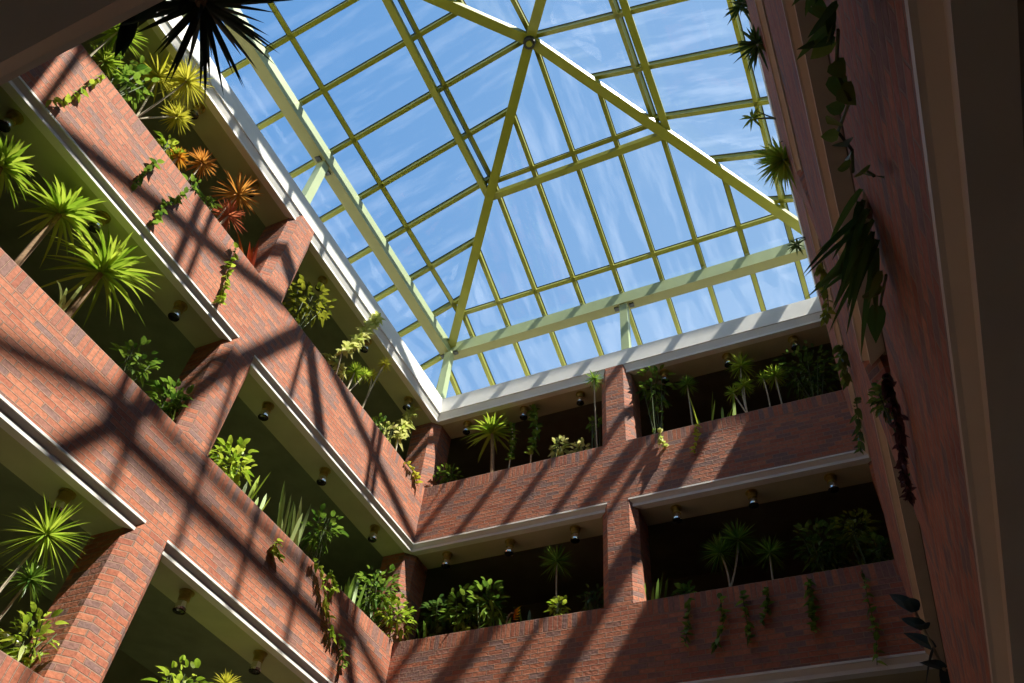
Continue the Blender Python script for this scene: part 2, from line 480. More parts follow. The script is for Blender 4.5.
# structural hips, the raised purlin ring, apex hub
for c in CORN:
    mb = MB(); mb.bar(at(c, TLOW), APEX, .2, .15, UP, drop=.2)
    mb.build('hip_beam', M['lime'], sky_root)
for side, (c0, c1) in SL.items():
    mb = MB(); a, b = at(c0, .52), at(c1, .52); mb.bar(a, b, .14, .15, UP, drop=.10)
    mb.build('purlin', M['lime'], sky_root)
mb = MB(); mb.tube([APEX - UP * .02, APEX - UP * .16, APEX - UP * .5], [.13, .15, .12], 12); mb.build('apex_hub', M['gasket'], sky_root)
mb = MB(); mb.tube([APEX - UP * .44, APEX - UP * .53], [.08, .06], 12); mb.build('hub_cap', M['lime'], sky_root)
# ring beam: wide-flanged section, inner face on the brick line
ZR = 13.85
ring_in = [Vector((-DD, DD, 0)), Vector((WR, DD, 0)), Vector((WR, NR, 0)), Vector((-DD, NR, 0))]
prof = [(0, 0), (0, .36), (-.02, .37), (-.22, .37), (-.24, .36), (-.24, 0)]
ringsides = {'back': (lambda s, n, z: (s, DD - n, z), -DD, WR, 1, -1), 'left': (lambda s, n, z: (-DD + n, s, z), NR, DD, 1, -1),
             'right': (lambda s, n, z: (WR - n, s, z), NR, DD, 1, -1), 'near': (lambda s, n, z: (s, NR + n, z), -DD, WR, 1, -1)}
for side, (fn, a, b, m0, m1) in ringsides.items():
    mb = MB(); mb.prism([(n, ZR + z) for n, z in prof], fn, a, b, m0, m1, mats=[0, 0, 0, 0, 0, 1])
    mb.build('ring_beam', [M['ring'], M['olive']], sky_root)  # second material paints shade onto the underside
for p in tabs:
    mb = MB(); d_ = Vector((-.03, -.03, 0))
    off = Vector((0, 0, 0))
    zt = p.z - .14
    mb.box(Vector((p.x, p.y, ZR + .375)) + d_, (.06, 0, 0), (0, .06, 0), (0, 0, max(.06, zt - ZR - .375)))
    mb.build('bracket', M['ring'], sky_root)
def post(x, y, z0=12.05, sx=.17):
    mb = MB(); mb.box((x - sx / 2, y - sx / 2, z0), (sx, 0, 0), (0, sx, 0), (0, 0, ZR + .02 - z0))
    o = mb.build('post', M['ring'], sky_root)
    for q in ((-.17, 0), (.17, 0)) if abs(y - DD) < .3 or abs(y - NR) < .3 else ((0, -.17), (0, .17)):
        k = MB(); k.box((x + q[0] - .05, y + q[1] - .05, ZR - .03), (.1, 0, 0), (0, .1, 0), (0, 0, .06)); k.build('fixing_plate', M['gasket'], o)
post(-DD - .02, DD + .02); post(4.08, DD + .12); post(WR + .02, DD + .02)
post(-DD - .12, -5.14); post(WR + .12, -5.14); post(-DD - .02, NR - .02); post(4.08, NR - .12); post(WR + .02, NR - .02)
# outer kerb and flat roof that carry the glass (behind the white curb)
pc = [at(c, TLOW) for c in ('bl', 'br', 'nr', 'nl')]
roof_o = MB()
for i in range(4):
    a, b = pc[i], pc[(i + 1) % 4]
    roof_o.face([(a.x, a.y, 11.9), (b.x, b.y, 11.9), (b.x, b.y, b.z), (a.x, a.y, a.z)])
tag(roof_o.build('trim_%d' % (trim_n + 1), M['white']), 'outer roof kerb that carries the skylight', kind='structure')
fl = MB()
inn = [(-.15, .15), (WX['E'] + .15, .15), (WX['E'] + .15, NY['E'] - .15), (-.15, NY['E'] - .15)]
for i in range(4):
    a, b = pc[i], pc[(i + 1) % 4]; p, q = inn[i], inn[(i + 1) % 4]
    fl.face([(p[0], p[1], 11.93), (q[0], q[1], 11.93), (b.x, b.y, 11.93), (a.x, a.y, 11.93)])
tag(fl.build('ceiling_%d' % (ceil_n + 1), M['white']), 'flat roof around the skylight opening', kind='structure')

# ------------------------------------------------------------------ ceiling lamps
def lamp(x, y, z, label, group):
    root = empty('ceiling_lamp', (x, y, z), label, 'lamp', group)
    mb = MB(); mb.tube([(x, y, z), (x, y, z - .015), (x, y, z - .016), (x, y, z - .12)], [.095, .095, .07, .07], 16); mb.build('brass_collar', M['brass'], root)
    mb = MB(); mb.tube([(x, y, z - .118), (x, y, z - .16), (x, y, z - .22), (x, y, z - .25)], [.055, .066, .08, .08], 16, cap=False); bell = mb.build('bell', M['chrome'], root)
    mb = MB(); mb.tube([(x, y, z - .235), (x, y, z - .262), (x, y, z - .275)], [.079, .074, .04], 16); mb.build('lens', M['lens'], bell)
ORC = ['nearest the photo bottom edge', 'just right of big pillar', 'left of big pillar']
ORD = ['nearest the far left corner', 'second from the far left corner', 'third from the far left corner', 'fourth from the far left corner', 'fifth from the far left corner', 'farthest from the corner']
for lev, ys in (('E', (-.76, -2.44, -4.02, -6.12, -7.6)), ('B', (-.8, -2.42, -4.02, -6.08, -7.6, -9.05)), ('C', (-2.5, -4.02, -6.02))):
    for k, y in enumerate(ys):
        lamp(-.31, y, ZL[lev] + .006, 'brass and chrome lamp under the left %s ledge, %s' % ({'E': 'roof', 'B': 'upper brick', 'C': 'lower brick'}[lev], ORD[k] if lev != 'C' else ORC[k]), 'lamps under the left ledges')
ORB = ['nearest the far left corner', 'second from the far left corner', 'just left of the pillar', 'just right of the pillar', 'second right of the pillar', 'nearest the right wall']
for lev, xs in (('E', (.54, 1.85, 3.08, 4.82, 6.04, 7.26)), ('B', (.56, 1.8, 3.02, 4.78, 6.0, 7.2))):
    for k, x in enumerate(xs):
        lamp(x, .31, ZL[lev] + .006, 'brass and chrome lamp under the back %s ledge, %s' % ({'E': 'roof', 'B': 'upper brick', 'C': 'lower brick'}[lev], ORB[k]), 'lamps under the back ledges')

# white handrail glimpsed behind the lowest left parapet
mb = MB(); mb.tube([(-.62, -6.6, 3.62), (-.62, -4.0, 3.62)], [.025, .025], 10)
rr = empty('handrail', (-.62, -5.3, 3.1), 'white round handrail behind the lowest left parapet at the pillar foot', 'handrail')
o = mb.build('rail', M['rail'], rr)
for y in (-6.5, -4.1):
    mb = MB(); mb.tube([(-.62, y, 3.08), (-.62, y, 3.62)], [.02, .02], 8); mb.build('rail_post', M['rail'], rr)

# ------------------------------------------------------------------ plants
def rvec(R):
    while True:
        v = Vector((R.uniform(-1, 1), R.uniform(-1, 1), R.uniform(-1, 1)))
        if .05 < v.length < 1: return v.normalized()

def blocked(p):
    if -.66 < p.x < .03 and -.03 < p.y < .66 and p.z > 2: return True
    if p.z > 3:
        if -.66 < p.x < .02 and -5.4 < p.y < -4.7: return True
        if 3.56 < p.x < 4.22 and -.02 < p.y < .66: return True
    for l in 'BCD':
        if ZL[l] - .02 < p.z < ZL[l] + PAR + .02:
            if -.27 < p.x < .03 or -.03 < p.y < .27 or WX[l] - .03 < p.x < WX[l] + .27: return True
    return False

def bez(a, b, c, n=6):
    return [a.lerp(b, t / n).lerp(b.lerp(c, t / n), t / n) for t in range(n + 1)]

def rosette(mb, R, h, r, n, w, droop, updir=UP, lo=-.35, shape=0, seg=4):
    for k in range(n):
        az = k * 2.39996 + R.uniform(-.3, .3)
        el = lo + (1.35 - lo) * ((k + .5) / n) ** .8 + R.uniform(-.12, .12)
        d = Vector((math.cos(az) * math.cos(el), math.sin(az) * math.cos(el), math.sin(el)))
        mb.leaf(h, d, r * R.uniform(.85, 1.15), w * R.uniform(.8, 1.15), droop * R.uniform(.5, 1.4), seg, R.random(), shape)

TITLE = dict(dracaena='potted_dracaena', yucca='yucca_plant', bush='leafy_shrub', rosette='bromeliad', blade='bladed_plant', spire='variegated_spire',
             sword='sword_leaf_plant', vine='trailing_vine', spikybush='overhanging_plant', fern='strap_leaf_plant', broad='broad_leaf_plant', spiky='spiky_plant', flower='flower_stalk')

def make_plant(i, kind, base, heads, col, label, cat, opt):
    R = random.Random(101 + i)
    base = Vector(base); H = [(Vector(p), r) for p, r in heads]
    root = empty(TITLE[kind], base, label, cat, 'plants along the galleries')
    lm = LEAF[col]; st = MB(); lf = MB(); bark = M['palebark']
    if kind in ('dracaena', 'yucca', 'spiky'):
        big = kind != 'dracaena'
        if big: bark = M['bark']
        mid = base
        if opt.get('branch') and len(H) > 1:
            mid = base + (sum((h[0] for h in H), Vector()) / len(H) - base) * .28
            st.tube([base, mid], [.028, .024], 7)
        for h, r in H:
            tr = (.045 if big else .016)
            c = (mid + h) / 2 + Vector((R.uniform(-.08, .08), R.uniform(-.08, .08), .05))
            st.tube(bez(mid, c, h), [tr * (1 - .25 * k / 6) for k in range(7)], 7)
            if kind == 'spiky': rosette(lf, R, h, r * 1.05, 95, .029, .10, lo=-1.1, seg=4)
            elif big:
                for dz in (-.12, 0):
                    rosette(lf, R, h + UP * (dz * r), r * 1.12, 44, .055 * min(1.0, r / .45), .42, lo=-.3, seg=5)
            else: rosette(lf, R, h, r * 1.1, 100 if r > .2 else 54, .027 if r > .2 else .022, .18, lo=-1.1, seg=4)
    elif kind == 'rosette':
        for h, r in H:
            st.tube([base, h], [.025, .02], 6); rosette(lf, R, h, r * 1.15, 64, .026, .25, lo=-.9)
    elif kind == 'blade':
        h, r = H[0]; st.tube([base, base + UP * .2], [.03, .025], 6)
        for k in range(opt.get('cnt', 5)):
            d = (h - base) + Vector((R.uniform(-.12, .12), R.uniform(-.2, .1), 0)); L_ = d.length * R.uniform(.95, 1.3)
            lf.leaf(base + UP * .12, d, L_, .10, .12, 6, R.random(), 0)
    elif kind == 'fern':
        h, r = H[0]
        st.tube(bez(base, base + UP * .2 + (h - base) * .4, h), [.02] * 7, 6)
        out = Vector((h.x - base.x, h.y - base.y, 0)).normalized()
        for k in range(34):
            d = out * R.uniform(.35, 1.0) + Vector((0, R.uniform(-.35, .9), R.uniform(-.7, .35)))
            lf.leaf(h + Vector((R.uniform(-.02, .02), R.uniform(-.14, .22), R.uniform(-.08, .1))), d, r * R.uniform(.6, 1.15), .034, .25, 6, R.random(), 0)
    elif kind == 'broad':
        h, r = H[0]
        out = (h - base); out.z = 0; out = out.normalized()
        c = (base + h) / 2 + UP * .1
        P_ = bez(base, c, h); st.tube(P_, [.014] * 7, 6)
        for k in range(8):
            p = P_[3 + k // 2]
            d = out * R.uniform(.2, .9) + Vector((R.uniform(-.35, .1), R.uniform(-.3, .7), R.uniform(-.9, .3)))
            lf.leaf(p, d, r * R.uniform(.85, 1.2), r * .36, .25, 6, R.random(), 1)
    elif kind == 'spire':
        nst = opt.get('sp', 0)
        pts = [base] + [h for h, r in H]; st.tube(pts, [.014] * len(pts), 6)
        for a in range(len(H) - 1):
            (p, r), (q, r2) = H[a], H[a + 1]
            n = max(6, int((q - p).length / (.03 if not nst else nst * .5)))
            for k in range(n):
                c = p.lerp(q, k / n)
                for j in range(4):
                    d = rvec(R) + (q - p).normalized() * .8
                    lf.leaf(c, d, r * R.uniform(.7, 1.1), .065 if not nst else .07, .35, 4, R.random(), 1)
        for j in range(10):
            d = rvec(R) + (H[-1][0] - H[-2][0]).normalized() * 1.0
            lf.leaf(H[-1][0], d, r * R.uniform(.8, 1.1), .06, .3, 4, R.random(), 1)
    elif kind == 'sword':
        t, wd = H[0]; n = opt['cnt']; hgt = t.z - base.z
        st.tube([base, base + UP * .05], [wd * .4, wd * .3], 8)
        lean = t - base
        for k in range(n):
            o = base + Vector((R.uniform(-.6, .6) * min(.15, wd), R.uniform(-1, 1) * wd, 0)) if abs(base.x) < 1 and base.y < -.1 else base + Vector((R.uniform(-1, 1) * wd, R.uniform(-.6, .6) * min(.15, wd), 0))
            f = R.uniform(.62, 1.05)
            d = lean + Vector((R.uniform(-.2, .2), R.uniform(-.2, .2), 0)) * (2.0 if opt.get('droop') else 1.0) * hgt
            lf.leaf(o, d, hgt * f, .058 if not opt.get('droop') else .035, .5 if opt.get('droop') else .02, 6, R.random(), 2)
    elif kind in ('bush', 'spikybush'):
        c, r = H[0]; spiky = kind == 'spikybush'
        sq = opt.get('sq', 1.0); nst = 3 if spiky else 7
        for k in range(nst):
            v = rvec(R); tip = c + Vector((v.x * r * .7, v.y * r * .7, abs(v.z) * r * .6))
            b2 = base + Vector((R.uniform(-.05, .05), R.uniform(-.12, .12), 0)) if not spiky else base + Vector((.28, 0, 0))
            st.tube(bez(b2, (b2 + tip) / 2 + UP * .08 + Vector((v.y, v.x, 0)) * .05, tip), [.011 - .001 * k2 for k2 in range(7)], 5)
        for k in range(opt['cnt']):
            for tr_ in range(6):
                v = rvec(R); q = R.random() ** .45
                p = c + Vector((v.x * r, v.y * r, v.z * r * sq)) * q
                if spiky or not blocked(p): break
            else: continue
            if spiky:
                d = v + Vector((-.25, 0, .2)); lf.leaf(c + v * r * .25 * R.random(), d, r * R.uniform(.7, 1.2), .032, .3, 4, R.random(), 0)
            else:
                d = v + UP * .25 + rvec(R) * .6
                if p.z < base.z - .05: p.z = base.z + R.uniform(0, .2)
                L_ = opt['leaf'] * R.uniform(.8, 1.6)
                lf.leaf(p, d, L_, L_ * .46, .35, 4, R.random(), 1)
        if not spiky:
            for k in range(opt['cnt'] // 3):
                tt = R.random(); p = base.lerp(c, tt) + Vector((R.uniform(-.1, .1), R.uniform(-.5, .5) * r, 0)) if abs(c.x) < 1 and c.y < .25 else base.lerp(c, tt) + Vector((R.uniform(-.5, .5) * r, R.uniform(-.08, .08), 0))
                L_ = opt['leaf'] * R.uniform(.8, 1.5); lf.leaf(p, rvec(R) + UP * .2, L_, L_ * .45, .35, 4, R.random(), 1)
        bark = M['stem']
    elif kind == 'vine':
        pts = [h for h, r in H]; st.tube(pts, [.006] * len(pts), 5); bark = M['stem']
        for k in range(opt['cnt']):
            u = (k + R.random() * .6) / opt['cnt'] * (len(pts) - 1); a = min(int(u), len(pts) - 2)
            p = pts[a].lerp(pts[a + 1], u - a)
            wall = Vector((1, 0, 0)) if abs(p.x) < .3 and p.y < -.2 else Vector((-1, 0, 0)) if p.x > 7.4 and p.y < -.2 else Vector((0, -1, 0))
            d = rvec(R) + wall * .45 - UP * .35
            L_ = opt['leaf'] * R.uniform(.8, 1.5)
            lf.leaf(p + wall * .01, d, L_, L_ * (.85 if opt.get('heart') else .62), .3, 4, R.random(), 3 if opt.get('heart') else 1)
    elif kind == 'flower':
        h, r = H[0]
        st.tube(bez(base + UP * .0, base + UP * (h.z - base.z) * 1.2, h), [.014] * 7, 6); bark = M['bark']
        for k in range(5):
            lf.leaf(h - Vector((.0, 0, .03 * k)), Vector((.9, -.3, .55 - .2 * k)), .17 - .01 * k, .05, .05, 4, R.random(), 0)
        g = MB()
        for k in range(3): g.leaf(base, Vector((R.uniform(-.4, .4), R.uniform(-.3, .3), 1)), .5, .09, .2, 5, R.random(), 1)
        g.build('leaves', LEAF['dark'], root)
    st.build('stem', bark, root)
    lf.build('foliage' if kind != 'flower' else 'petals', lm, root)

PLANTS = [
 ("dracaena", (-0.3, -9.018, 9.485), [((-0.1, -9.119, 10.568), 0.358), ((-0.3, -8.916, 10.17), 0.257)], "lime", "yellow-green spiky plant behind top left parapet beside the dark near soffit", "plant", {}),
 ("bush", (-0.32, -8.566, 9.485), [((-0.32, -8.566, 10.368), 0.326)], "green", "bushy bright green plant on top left parapet under the big dark spiky head", "bush", {"leaf": 0.12, "cnt": 80, "sq": 1.0}),
 ("dracaena", (-0.3, -8.191, 9.485), [((-0.3, -8.337, 11.015), 0.391), ((0.12, -8.123, 10.925), 0.366), ((-0.3, -7.759, 10.78), 0.236)], "yellow", "branching bare-stemmed dracaena with three yellow spiky heads on the top left gallery", "plant", {"branch": 1}),
 ("bush", (-0.32, -7.578, 9.485), [((-0.32, -7.578, 10.156), 0.163)], "lime", "small yellow-green leafy plant beside the orange bromeliad, top left parapet", "bush", {"leaf": 0.1, "cnt": 35, "sq": 1.0}),
 ("rosette", (-0.3, -7.379, 9.485), [((-0.3, -7.378, 10.192), 0.18)], "orange", "small orange bromeliad on the top left parapet", "plant", {}),
 ("dracaena", (-0.3, -7.126, 9.485), [((-0.3, -7.049, 10.586), 0.236)], "gold", "golden spiky head on short pale stem, top left parapet right of the orange bromeliad", "plant", {}),
 ("dracaena", (-0.3, -6.384, 9.485), [((-0.3, -6.285, 10.851), 0.399)], "gold", "large golden orange spiky plant on the top left parapet left of the brick pillar", "plant", {}),
 ("rosette", (-0.3, -6.312, 9.485), [((-0.3, -6.231, 10.292), 0.286)], "rust", "rust red spiky plant directly below the golden orange one", "plant", {}),
 ("bush", (-0.32, -6.614, 9.485), [((-0.32, -6.614, 10.095), 0.132)], "green", "small green bush just left of the golden orange spiky plant", "bush", {"leaf": 0.09, "cnt": 30, "sq": 1.0}),
 ("bush", (-0.1, -7.024, 9.485), [((-0.1, -7.024, 9.733), 0.143)], "green", "small leafy plant spilling over the top left parapet below golden head", "bush", {"leaf": 0.09, "cnt": 30, "sq": 1.0}),
 ("vine", (0.05, -8.858, 9.524), [((0.05, -8.858, 9.524), 0), ((0.05, -8.88, 9.313), 0), ((0.05, -8.898, 8.902), 0), ((0.05, -8.904, 8.57), 0), ((0.05, -9.031, 8.385), 0)], "lime", "creeper crossing the sunlit top left brick nearest the dark soffit", "vine", {"leaf": 0.085, "cnt": 28}),
 ("vine", (0.05, -7.671, 9.272), [((0.05, -7.671, 9.272), 0), ((0.05, -7.688, 9.075), 0), ((0.05, -7.722, 8.881), 0), ((0.05, -7.689, 8.62), 0)], "green", "short ivy clump hanging on the top left brick, second from the dark soffit", "vine", {"leaf": 0.08, "cnt": 25}),
 ("vine", (0.05, -7.122, 9.335), [((0.05, -7.122, 9.335), 0), ((0.05, -7.172, 9.066), 0), ((0.05, -7.256, 8.802), 0), ((0.05, -7.208, 8.377), 0)], "green", "ivy trailing on the top left brick below the golden head", "vine", {"leaf": 0.08, "cnt": 39}),
 ("vine", (0.05, -6.032, 9.484), [((0.05, -6.032, 9.484), 0), ((0.05, -5.963, 9.061), 0), ((0.05, -5.854, 8.665), 0), ((0.05, -5.817, 8.362), 0)], "lime", "bright ivy hanging on the top left brick just left of the pillar", "vine", {"leaf": 0.085, "cnt": 46}),
 ("blade", (-0.3, -5.393, 9.485), [((-0.3, -5.608, 10.209), 0.238)], "red", "plant with upright orange red blades at foot of the upper left pillar", "plant", {"cnt": 5}),
 ("bush", (-0.35, -4.116, 9.485), [((-0.35, -4.116, 10.677), 0.436)], "olive", "dark olive bush just right of the upper left pillar", "bush", {"leaf": 0.12, "cnt": 120, "sq": 1.0}),
 ("spire", (-0.2, -2.988, 9.485), [((0.05, -3.309, 10.05), 0.196), ((0.05, -3.138, 10.422), 0.201), ((0.05, -2.723, 11.676), 0.216)], "cream", "tall variegated spire leaning out over the top left gallery, its tip below the skylight curb", "plant", {}),
 ("spire", (-0.3, -2.666, 9.485), [((-0.3, -2.746, 10.187), 0.166), ((-0.3, -3.03, 10.215), 0.165), ((-0.3, -3.249, 10.118), 0.163)], "cream", "short pale variegated plant at the foot of the leaning spire", "plant", {}),
 ("dracaena", (-0.3, -2.641, 9.485), [((-0.3, -2.497, 10.494), 0.208), ((-0.3, -2.227, 10.712), 0.154)], "lime", "lime rosette plant low between pale spire and thin twin-headed dracaena", "plant", {"branch": 1}),
 ("dracaena", (-0.3, -2.078, 9.485), [((-0.08, -2.013, 11.134), 0.157), ((-0.3, -2.027, 10.859), 0.176)], "yellow", "thin dracaena with two small yellow heads near the far left corner", "plant", {"branch": 1}),
 ("bush", (-0.32, -1.451, 9.485), [((-0.32, -1.451, 10.088), 0.193)], "green", "small dark green bush low on the top left parapet near the corner", "bush", {"leaf": 0.1, "cnt": 40, "sq": 1.0}),
 ("spire", (-0.3, -0.746, 9.485), [((-0.3, -0.784, 10.276), 0.219), ((-0.3, -0.721, 10.652), 0.223), ((-0.3, -0.574, 11.292), 0.23)], "cream", "pale variegated spire nearest the far left corner of the top gallery", "plant", {}),
 ("bush", (-0.32, -1.193, 9.485), [((-0.32, -1.193, 10.108), 0.215)], "cream", "pale variegated bush left of the corner spire, top gallery", "bush", {"leaf": 0.1, "cnt": 50, "sq": 1.0}),
 ("vine", (0.03, -0.835, 9.577), [((0.03, -0.835, 9.577), 0), ((0.03, -0.568, 9.597), 0), ((0.03, -0.403, 9.582), 0), ((0.03, -0.305, 9.415), 0)], "yellow", "small yellow-green plant spilling over the top parapet at the far corner", "vine", {"leaf": 0.09, "cnt": 25}),
 ("bush", (0.239, 0.32, 9.485), [((0.239, 0.32, 10.148), 0.265)], "green", "low green bush at the corner end of the back top parapet", "bush", {"leaf": 0.1, "cnt": 60, "sq": 0.5}),
 ("yucca", (1.313, 0.3, 9.485), [((1.16, 0.3, 10.989), 0.515)], "lime", "bright lime yucca on a single trunk, back top gallery left bay", "plant", {}),
 ("spire", (1.63, 0.3, 9.485), [((1.64, 0.3, 10.101), 0.118), ((1.673, 0.3, 10.48), 0.12), ((1.607, 0.3, 11.015), 0.123)], "green", "thin leafy stem right beside the bright lime yucca", "plant", {"sp": 0.16}),
 ("spire", (2.096, 0.3, 9.485), [((2.085, 0.3, 10.101), 0.175), ((2.175, 0.3, 10.728), 0.179), ((2.076, 0.3, 11.314), 0.184)], "green", "bent dark-stemmed leafy plant in the middle of back top left bay", "plant", {"sp": 0.12}),
 ("bush", (2.654, 0.32, 9.485), [((2.654, 0.32, 10.179), 0.174)], "cream", "pale variegated bush left of the two on the back top parapet", "bush", {"leaf": 0.11, "cnt": 50, "sq": 1.0}),
 ("bush", (3.084, 0.32, 9.485), [((3.084, 0.32, 9.977), 0.171)], "cream", "low pale variegated plant nearer the back pillar, top parapet", "bush", {"leaf": 0.1, "cnt": 40, "sq": 0.7}),
 ("dracaena", (3.448, 0.3, 9.485), [((3.528, -0.12, 11.288), 0.196)], "green", "tall thin dracaena standing left against the back top pillar", "plant", {}),
 ("bush", (3.384, 0.32, 9.485), [((3.384, 0.32, 10.55), 0.136)], "green", "leafy climber round the stem of the tall thin dracaena", "climber", {"leaf": 0.09, "cnt": 25, "sq": 1.0}),
 ("bush", (4.609, 0.32, 9.485), [((4.609, 0.32, 11.138), 0.333)], "green", "dark leafy plant just right of the back top pillar", "bush", {"leaf": 0.12, "cnt": 80, "sq": 1.5}),
 ("vine", (4.7, -0.05, 9.606), [((4.7, -0.05, 9.606), 0), ((4.721, -0.05, 9.389), 0), ((4.777, -0.05, 9.188), 0)], "cream", "pale creeper spilling over back top parapet right of the pillar", "vine", {"leaf": 0.09, "cnt": 21}),
 ("vine", (5.35, -0.05, 9.544), [((5.35, -0.05, 9.544), 0), ((5.332, -0.05, 9.203), 0), ((5.249, -0.05, 8.895), 0)], "yellow", "yellow creeper hanging lower on the back top parapet, right bay", "vine", {"leaf": 0.08, "cnt": 21}),
 ("dracaena", (5.219, 0.3, 9.485), [((5.223, 0.3, 10.926), 0.212)], "green", "dim thin dracaena on one stem, back top right bay", "plant", {}),
 ("sword", (5.447, 0.28, 9.485), [((5.442, 0.28, 10.615), 0.09)], "lime", "pale sword-leaved plant left of two in the back top right bay", "plant", {"cnt": 4}),
 ("sword", (5.841, 0.28, 9.485), [((5.977, 0.28, 10.352), 0.161)], "lime", "broad sword-leaved plant left of the tall dracaena, back top right bay", "plant", {"cnt": 5}),
 ("dracaena", (6.2, 0.3, 9.485), [((6.253, 0.3, 11.066), 0.27), ((6.232, 0.3, 10.539), 0.207), ((6.019, 0.3, 10.433), 0.168)], "lime", "tall three-headed dracaena in the back top right bay", "plant", {"branch": 1}),
 ("dracaena", (6.562, 0.3, 9.485), [((6.583, 0.3, 10.621), 0.169)], "lime", "small single dracaena right of the three-headed one", "plant", {}),
 ("dracaena", (6.783, 0.3, 9.485), [((6.79, 0.3, 10.597), 0.226)], "lime", "lime dracaena with leaning stem beside the dark ferny bush", "plant", {}),
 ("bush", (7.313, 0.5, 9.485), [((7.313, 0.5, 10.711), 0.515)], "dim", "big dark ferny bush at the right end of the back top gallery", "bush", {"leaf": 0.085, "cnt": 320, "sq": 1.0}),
 ("yucca", (-0.3, -8.658, 6.285), [((-0.3, -8.769, 7.511), 0.405)], "lime", "bright arching yucca cut by left picture edge on the middle left gallery", "plant", {}),
 ("yucca", (-0.3, -7.932, 6.285), [((-0.3, -7.991, 7.707), 0.498)], "lime", "bright yucca with leaning trunk, middle left gallery, left of a bigger one", "plant", {}),
 ("sword", (-0.28, -7.353, 6.285), [((-0.28, -7.473, 7.354), 0.179)], "pale", "pale dry grassy clump between the two big left yuccas", "plant", {"cnt": 9, "droop": 1}),
 ("yucca", (-0.3, -7.185, 6.285), [((-0.3, -7.189, 7.574), 0.642)], "lime", "biggest bright yucca with thick leaning trunk on the middle left gallery", "plant", {}),
 ("bush", (-0.35, -6.172, 6.285), [((-0.35, -6.172, 6.955), 0.278)], "green", "leafy stems above the middle left parapet between yucca and pillar", "bush", {"leaf": 0.11, "cnt": 60, "sq": 1.0}),
 ("bush", (-0.32, -5.46, 6.285), [((-0.32, -5.46, 6.892), 0.283)], "green", "rounded dark green bush beside middle left pillar", "bush", {"leaf": 0.12, "cnt": 110, "sq": 1.0}),
 ("bush", (-0.32, -4.2, 6.285), [((-0.32, -4.2, 6.923), 0.313)], "lime", "fresh green leafy bush just right of the middle left pillar", "bush", {"leaf": 0.12, "cnt": 110, "sq": 1.1}),
 ("sword", (-0.28, -3.613, 6.285), [((-0.28, -3.566, 7.239), 0.178)], "lime", "broad strap-leaved plant right of the fresh green bush, middle left gallery", "plant", {"cnt": 9}),
 ("sword", (-0.28, -2.642, 6.285), [((-0.28, -2.904, 7.373), 0.233)], "pale", "upright sword-leaved clump in the middle of the middle left gallery", "plant", {"cnt": 17}),
 ("bush", (-0.32, -2.064, 6.285), [((-0.32, -2.064, 7.268), 0.333)], "green", "loose leafy bush right of the sword-leaved clump, middle left gallery", "bush", {"leaf": 0.12, "cnt": 80, "sq": 1.0}),
 ("vine", (0.05, -3.256, 6.19), [((0.05, -3.256, 6.19), 0), ((0.05, -3.234, 6.011), 0), ((0.05, -3.078, 5.985), 0)], "lime", "small creeper on the parapet edge under the sword-leaved clump", "vine", {"leaf": 0.09, "cnt": 25}),
 ("vine", (0.05, -2.454, 6.388), [((0.05, -2.454, 6.388), 0), ((0.05, -2.178, 6.311), 0), ((0.05, -1.964, 6.028), 0), ((0.05, -1.711, 5.774), 0), ((0.05, -1.56, 5.622), 0)], "lime", "long creeper down middle left brick", "vine", {"leaf": 0.09, "cnt": 39}),
 ("vine", (0.05, -1.48, 5.743), [((0.05, -1.48, 5.743), 0), ((0.05, -1.284, 5.613), 0), ((0.05, -1.206, 5.378), 0)], "green", "short creeper low on the middle left brick near the bottom edge", "vine", {"leaf": 0.09, "cnt": 18}),
 ("vine", (0.05, -2.04, 6.482), [((0.05, -2.04, 6.482), 0), ((0.05, -1.862, 6.337), 0), ((0.05, -1.885, 6.207), 0)], "lime", "pale leaves spilling over the parapet below the loose bush", "vine", {"leaf": 0.09, "cnt": 18}),
 ("sword", (-0.28, -1.023, 6.285), [((-0.28, -1.08, 7.229), 0.152)], "green", "dark upright sword-leaved clump near the far middle corner", "plant", {"cnt": 9}),
 ("bush", (-0.32, -0.292, 6.285), [((-0.32, -0.292, 7.226), 0.434)], "green", "dense green bush left of the middle corner pillar", "bush", {"leaf": 0.11, "cnt": 180, "sq": 1.0}),
 ("bush", (-0.36, -0.25, 6.285), [((-0.06, 0.005, 6.884), 0.323)], "lime", "sunlit leafy shrub filling the middle corner below the pillar", "bush", {"leaf": 0.1, "cnt": 120, "sq": 1.0}),
 ("sword", (0.307, 0.28, 6.285), [((0.263, 0.28, 7.248), 0.176)], "green", "narrow grassy plant at corner end of the middle back parapet", "plant", {"cnt": 9, "droop": 1}),
 ("bush", (0.555, 0.32, 6.285), [((0.555, 0.32, 7.013), 0.251)], "dark", "dark leafy shrub right of the grassy plant, middle back gallery", "bush", {"leaf": 0.13, "cnt": 70, "sq": 1.0}),
 ("bush", (1.031, 0.32, 6.285), [((1.031, 0.32, 7.005), 0.318)], "green", "glossy green shrub, left of two tall ones in the middle back left bay", "bush", {"leaf": 0.13, "cnt": 100, "sq": 1.1}),
 ("bush", (1.506, 0.32, 6.285), [((1.506, 0.32, 7.069), 0.314)], "green", "glossy green shrub left of the red flower, middle back gallery", "bush", {"leaf": 0.14, "cnt": 90, "sq": 1.1}),
 ("flower", (1.855, 0.3, 6.285), [((1.994, 0.3, 6.774), 0.153)], "heli", "red and yellow flower on a curved stem, middle back parapet", "flower", {}),
 ("sword", (2.213, 0.28, 6.285), [((2.16, 0.28, 7.038), 0.083)], "dark", "dark sword-leaved plant right of the red flower", "plant", {"cnt": 4}),
 ("dracaena", (2.779, 0.3, 6.285), [((2.711, 0.3, 7.581), 0.293)], "green", "single-stemmed dracaena in the middle back left bay", "plant", {}),
